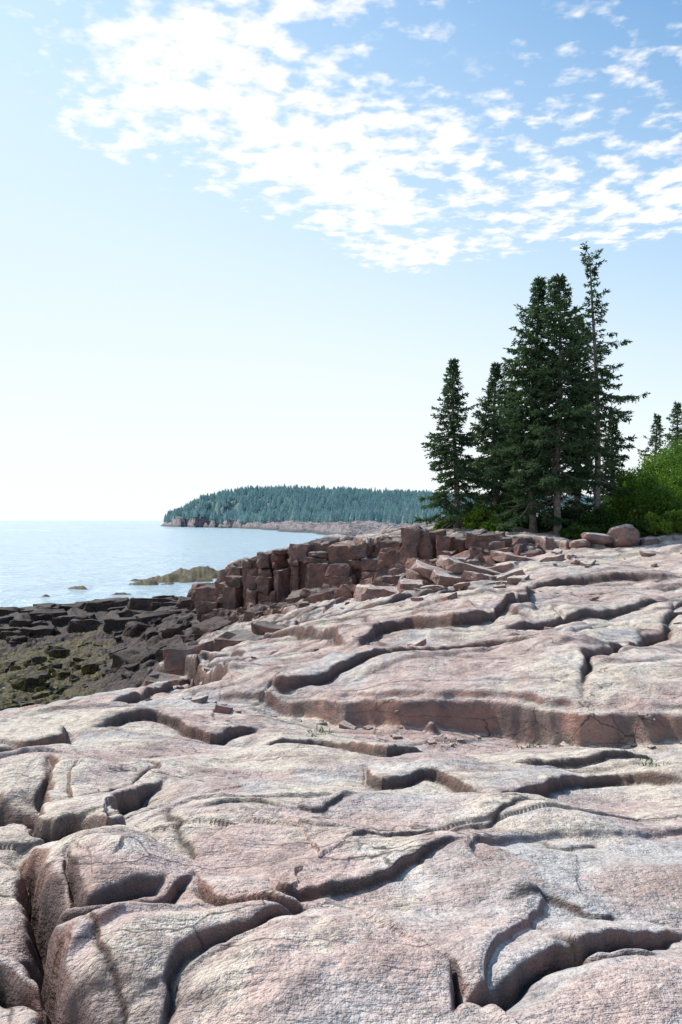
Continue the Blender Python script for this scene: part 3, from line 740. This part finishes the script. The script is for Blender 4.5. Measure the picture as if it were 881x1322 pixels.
def tuft(px, py, size, seed):
    g = np.random.default_rng(seed+900); x0, y0 = ground_pt(px, py); z0 = ground_z(x0, y0)-0.03; n = 45
    p = np.array([x0, y0, z0])+g.normal(size=(n,3))*np.array([size*0.6, size*0.3, 0.01])
    dv = g.normal(size=(n,3))*np.array([0.6,0.6,0.2])+np.array([0,0,0.7]); dv /= np.linalg.norm(dv, axis=1, keepdims=True)
    V, T = quads_from_segments(p, p+dv*size*g.uniform(0.4,1.0,(n,1)), np.full(n, 0.006), g)
    mesh_from_np('grass_tuft', V, T, M_grass, False)
for i, (px, py, sz) in enumerate([(412,948,0.12),(398,952,0.08),(580,962,0.10),(685,974,0.10),(845,996,0.11),(830,992,0.08)]):
    tuft(px, py, sz, i)

def gull(px, d):
    x, y = W(px, d); z = ground_z(x, y)+0.25
    par = bpy.data.objects.new('seagull', None); link(par)
    def part(nm, pts, rad, col):
        mt = simple_material('gull_'+nm, col, tuple(c*0.8 for c in col), 12)
        v, f = tube([np.array(p, float) for p in pts], rad, 12); o = mesh_from_np(nm, v, f, mt); o.parent = par
    part('body', [(-.26,0,.16),(-.2,0,.18),(-.08,0,.2),(.05,0,.23),(.14,0,.28),(.18,0,.33),(.2,0,.38),(.23,0,.42),(.27,0,.42)], [.01,.035,.075,.085,.06,.04,.04,.045,.02], (0.6,0.6,0.6))
    part('folded_wings', [(-.34,0,.17),(-.2,0,.22),(-.05,0,.255),(.08,0,.27)], [.004,.05,.075,.02], (0.22,0.23,0.25))
    part('beak', [(.26,0,.415),(.31,0,.405),(.335,0,.395)], [.014,.010,.003], (0.5,0.35,0.05))
    part('leg_left', [(.0,.02,.16),(.01,.02,.0)], [.008,.008], (0.4,0.25,0.15)); part('leg_right', [(.0,-.02,.16),(.01,-.02,.0)], [.008,.008], (0.4,0.25,0.15))
    par.location = (x, y, z); par.scale = (1.2,1.2,1.2); par.rotation_euler = (0,0,0.5)
gull(167, 60)

# ------------------------------------------------------------------ light and sky
SUN_AZ = -50; SUN_EL = 48
v = Vector((math.sin(math.radians(SUN_AZ))*math.cos(math.radians(SUN_EL)), math.cos(math.radians(SUN_AZ))*math.cos(math.radians(SUN_EL)), math.sin(math.radians(SUN_EL))))
sl = bpy.data.lights.new('sun', 'SUN'); sl.energy = 5.0; sl.angle = math.radians(0.53); sl.color = (1.0,0.96,0.90)
so = link(bpy.data.objects.new('sun', sl)); so.rotation_euler = v.to_track_quat('Z','Y').to_euler(); so.location = (-50,50,60)

w = bpy.data.worlds.new('World'); scene.world = w; w.use_nodes = True; nt = w.node_tree; nt.nodes.clear(); b = NB(nt)
sky = b.n('ShaderNodeTexSky'); sky.sky_type = 'NISHITA'; sky.sun_disc = False
sky.sun_elevation = math.radians(SUN_EL); sky.sun_rotation = math.radians(SUN_AZ)
sky.air_density = 1.0; sky.dust_density = 0.6; sky.ozone_density = 1.5
tc = b.n('ShaderNodeTexCoord'); sp = b.n('ShaderNodeSeparateXYZ'); b.l(tc.outputs['Generated'], sp.inputs[0])
# humid marine haze: whitens the sky toward the horizon and toward the sun
ze = b.math('ADD', sp.outputs[2], b.math('MULTIPLY', sp.outputs[0], 0.45))
hz = b.rng(ze, 0.88, 0.14, 0.0, 0.98)
skc = b.mix(1.0, sky.outputs[0], (0.62,1.18,1.42), 'MULTIPLY')
hazec = b.mix(b.rng(sp.outputs[2], 0.0, 0.42), (7.7,8.0,8.1), (5.9,7.2,8.1))
bg = b.n('ShaderNodeBackground'); bg.inputs[1].default_value = 0.13; b.l(b.mix(hz, skc, hazec), bg.inputs[0])
zc = b.math('MAXIMUM', sp.outputs[2], 0.04)
cb = b.n('ShaderNodeCombineXYZ'); b.l(b.math('DIVIDE', sp.outputs[0], zc), cb.inputs[0]); b.l(b.math('DIVIDE', sp.outputs[1], zc), cb.inputs[1])
cp = cb.outputs[0]
mask = None
for (cx, cy, r0, wt) in [(-0.28,1.78,0.36,1),(-0.08,2.15,0.40,1),(0.05,2.55,0.28,1),(0.26,2.95,0.24,1),(-0.48,2.02,0.22,.8),(0.52,2.42,0.27,.9),(0.95,2.55,0.34,.9),(0.5,2.0,0.2,.75),(1.3,2.4,0.4,.9),
        (0.85,2.15,0.22,.55),(-0.15,1.5,0.26,.8),(0.22,2.1,0.22,.9),(0.55,2.85,0.2,.7),(2.2,2.0,0.8,.8),(-1.2,0.4,0.7,.8),(0.6,1.75,0.3,.36),(0.1,1.5,0.22,.35),(-0.5,1.6,0.2,.3),(0.3,1.0,0.5,.5)]:
    dd_ = b.vmath('DISTANCE', cp, (cx, cy, 0)); q = b.rng(dd_, r0*0.4, r0*1.5, wt, 0)
    mask = q if mask is None else b.math('MAXIMUM', mask, q)
nb1 = b.noise(cp, 3.2, 3, 0.55, 0.3)
nb2 = b.noise(cp, 12, 3, 0.5, 0.1)
nb3 = b.noise(cp, 44, 3, 0.6)
e = b.math('ADD', b.math('MULTIPLY', mask, 0.78), b.math('MULTIPLY', b.math('SUBTRACT', nb1, 0.5), 1.1))
e = b.math('ADD', e, b.math('MULTIPLY', b.math('SUBTRACT', nb2, 0.5), 2.3))
e = b.math('ADD', e, b.math('MULTIPLY', b.math('SUBTRACT', nb3, 0.5), 0.5))
al = b.math('MULTIPLY', b.rng(e, 0.28, 0.90), b.rng(mask, 0.0, 0.35))
al = b.math('MULTIPLY', al, 0.95)
cbg = b.n('ShaderNodeBackground'); cbg.inputs[0].default_value = (1.0,0.995,0.98,1); cbg.inputs[1].default_value = 1.1
ms = b.n('ShaderNodeMixShader'); b.l(al, ms.inputs[0]); b.l(bg.outputs[0], ms.inputs[1]); b.l(cbg.outputs[0], ms.inputs[2])
o = b.n('ShaderNodeOutputWorld'); b.l(ms.outputs[0], o.inputs[0])

# ------------------------------------------------------------------ camera
cam = bpy.data.cameras.new('camera'); cam.sensor_fit = 'VERTICAL'; cam.sensor_height = 36; cam.sensor_width = 24; cam.lens = 28
cam.clip_start = 0.1; cam.clip_end = 60000
co = link(bpy.data.objects.new('camera', cam)); co.location = (0,0,H); co.rotation_euler = (math.radians(90.61),0,0)
scene.camera = co
scene.view_settings.view_transform = 'Standard'; scene.view_settings.look = 'None'; scene.view_settings.exposure = 0
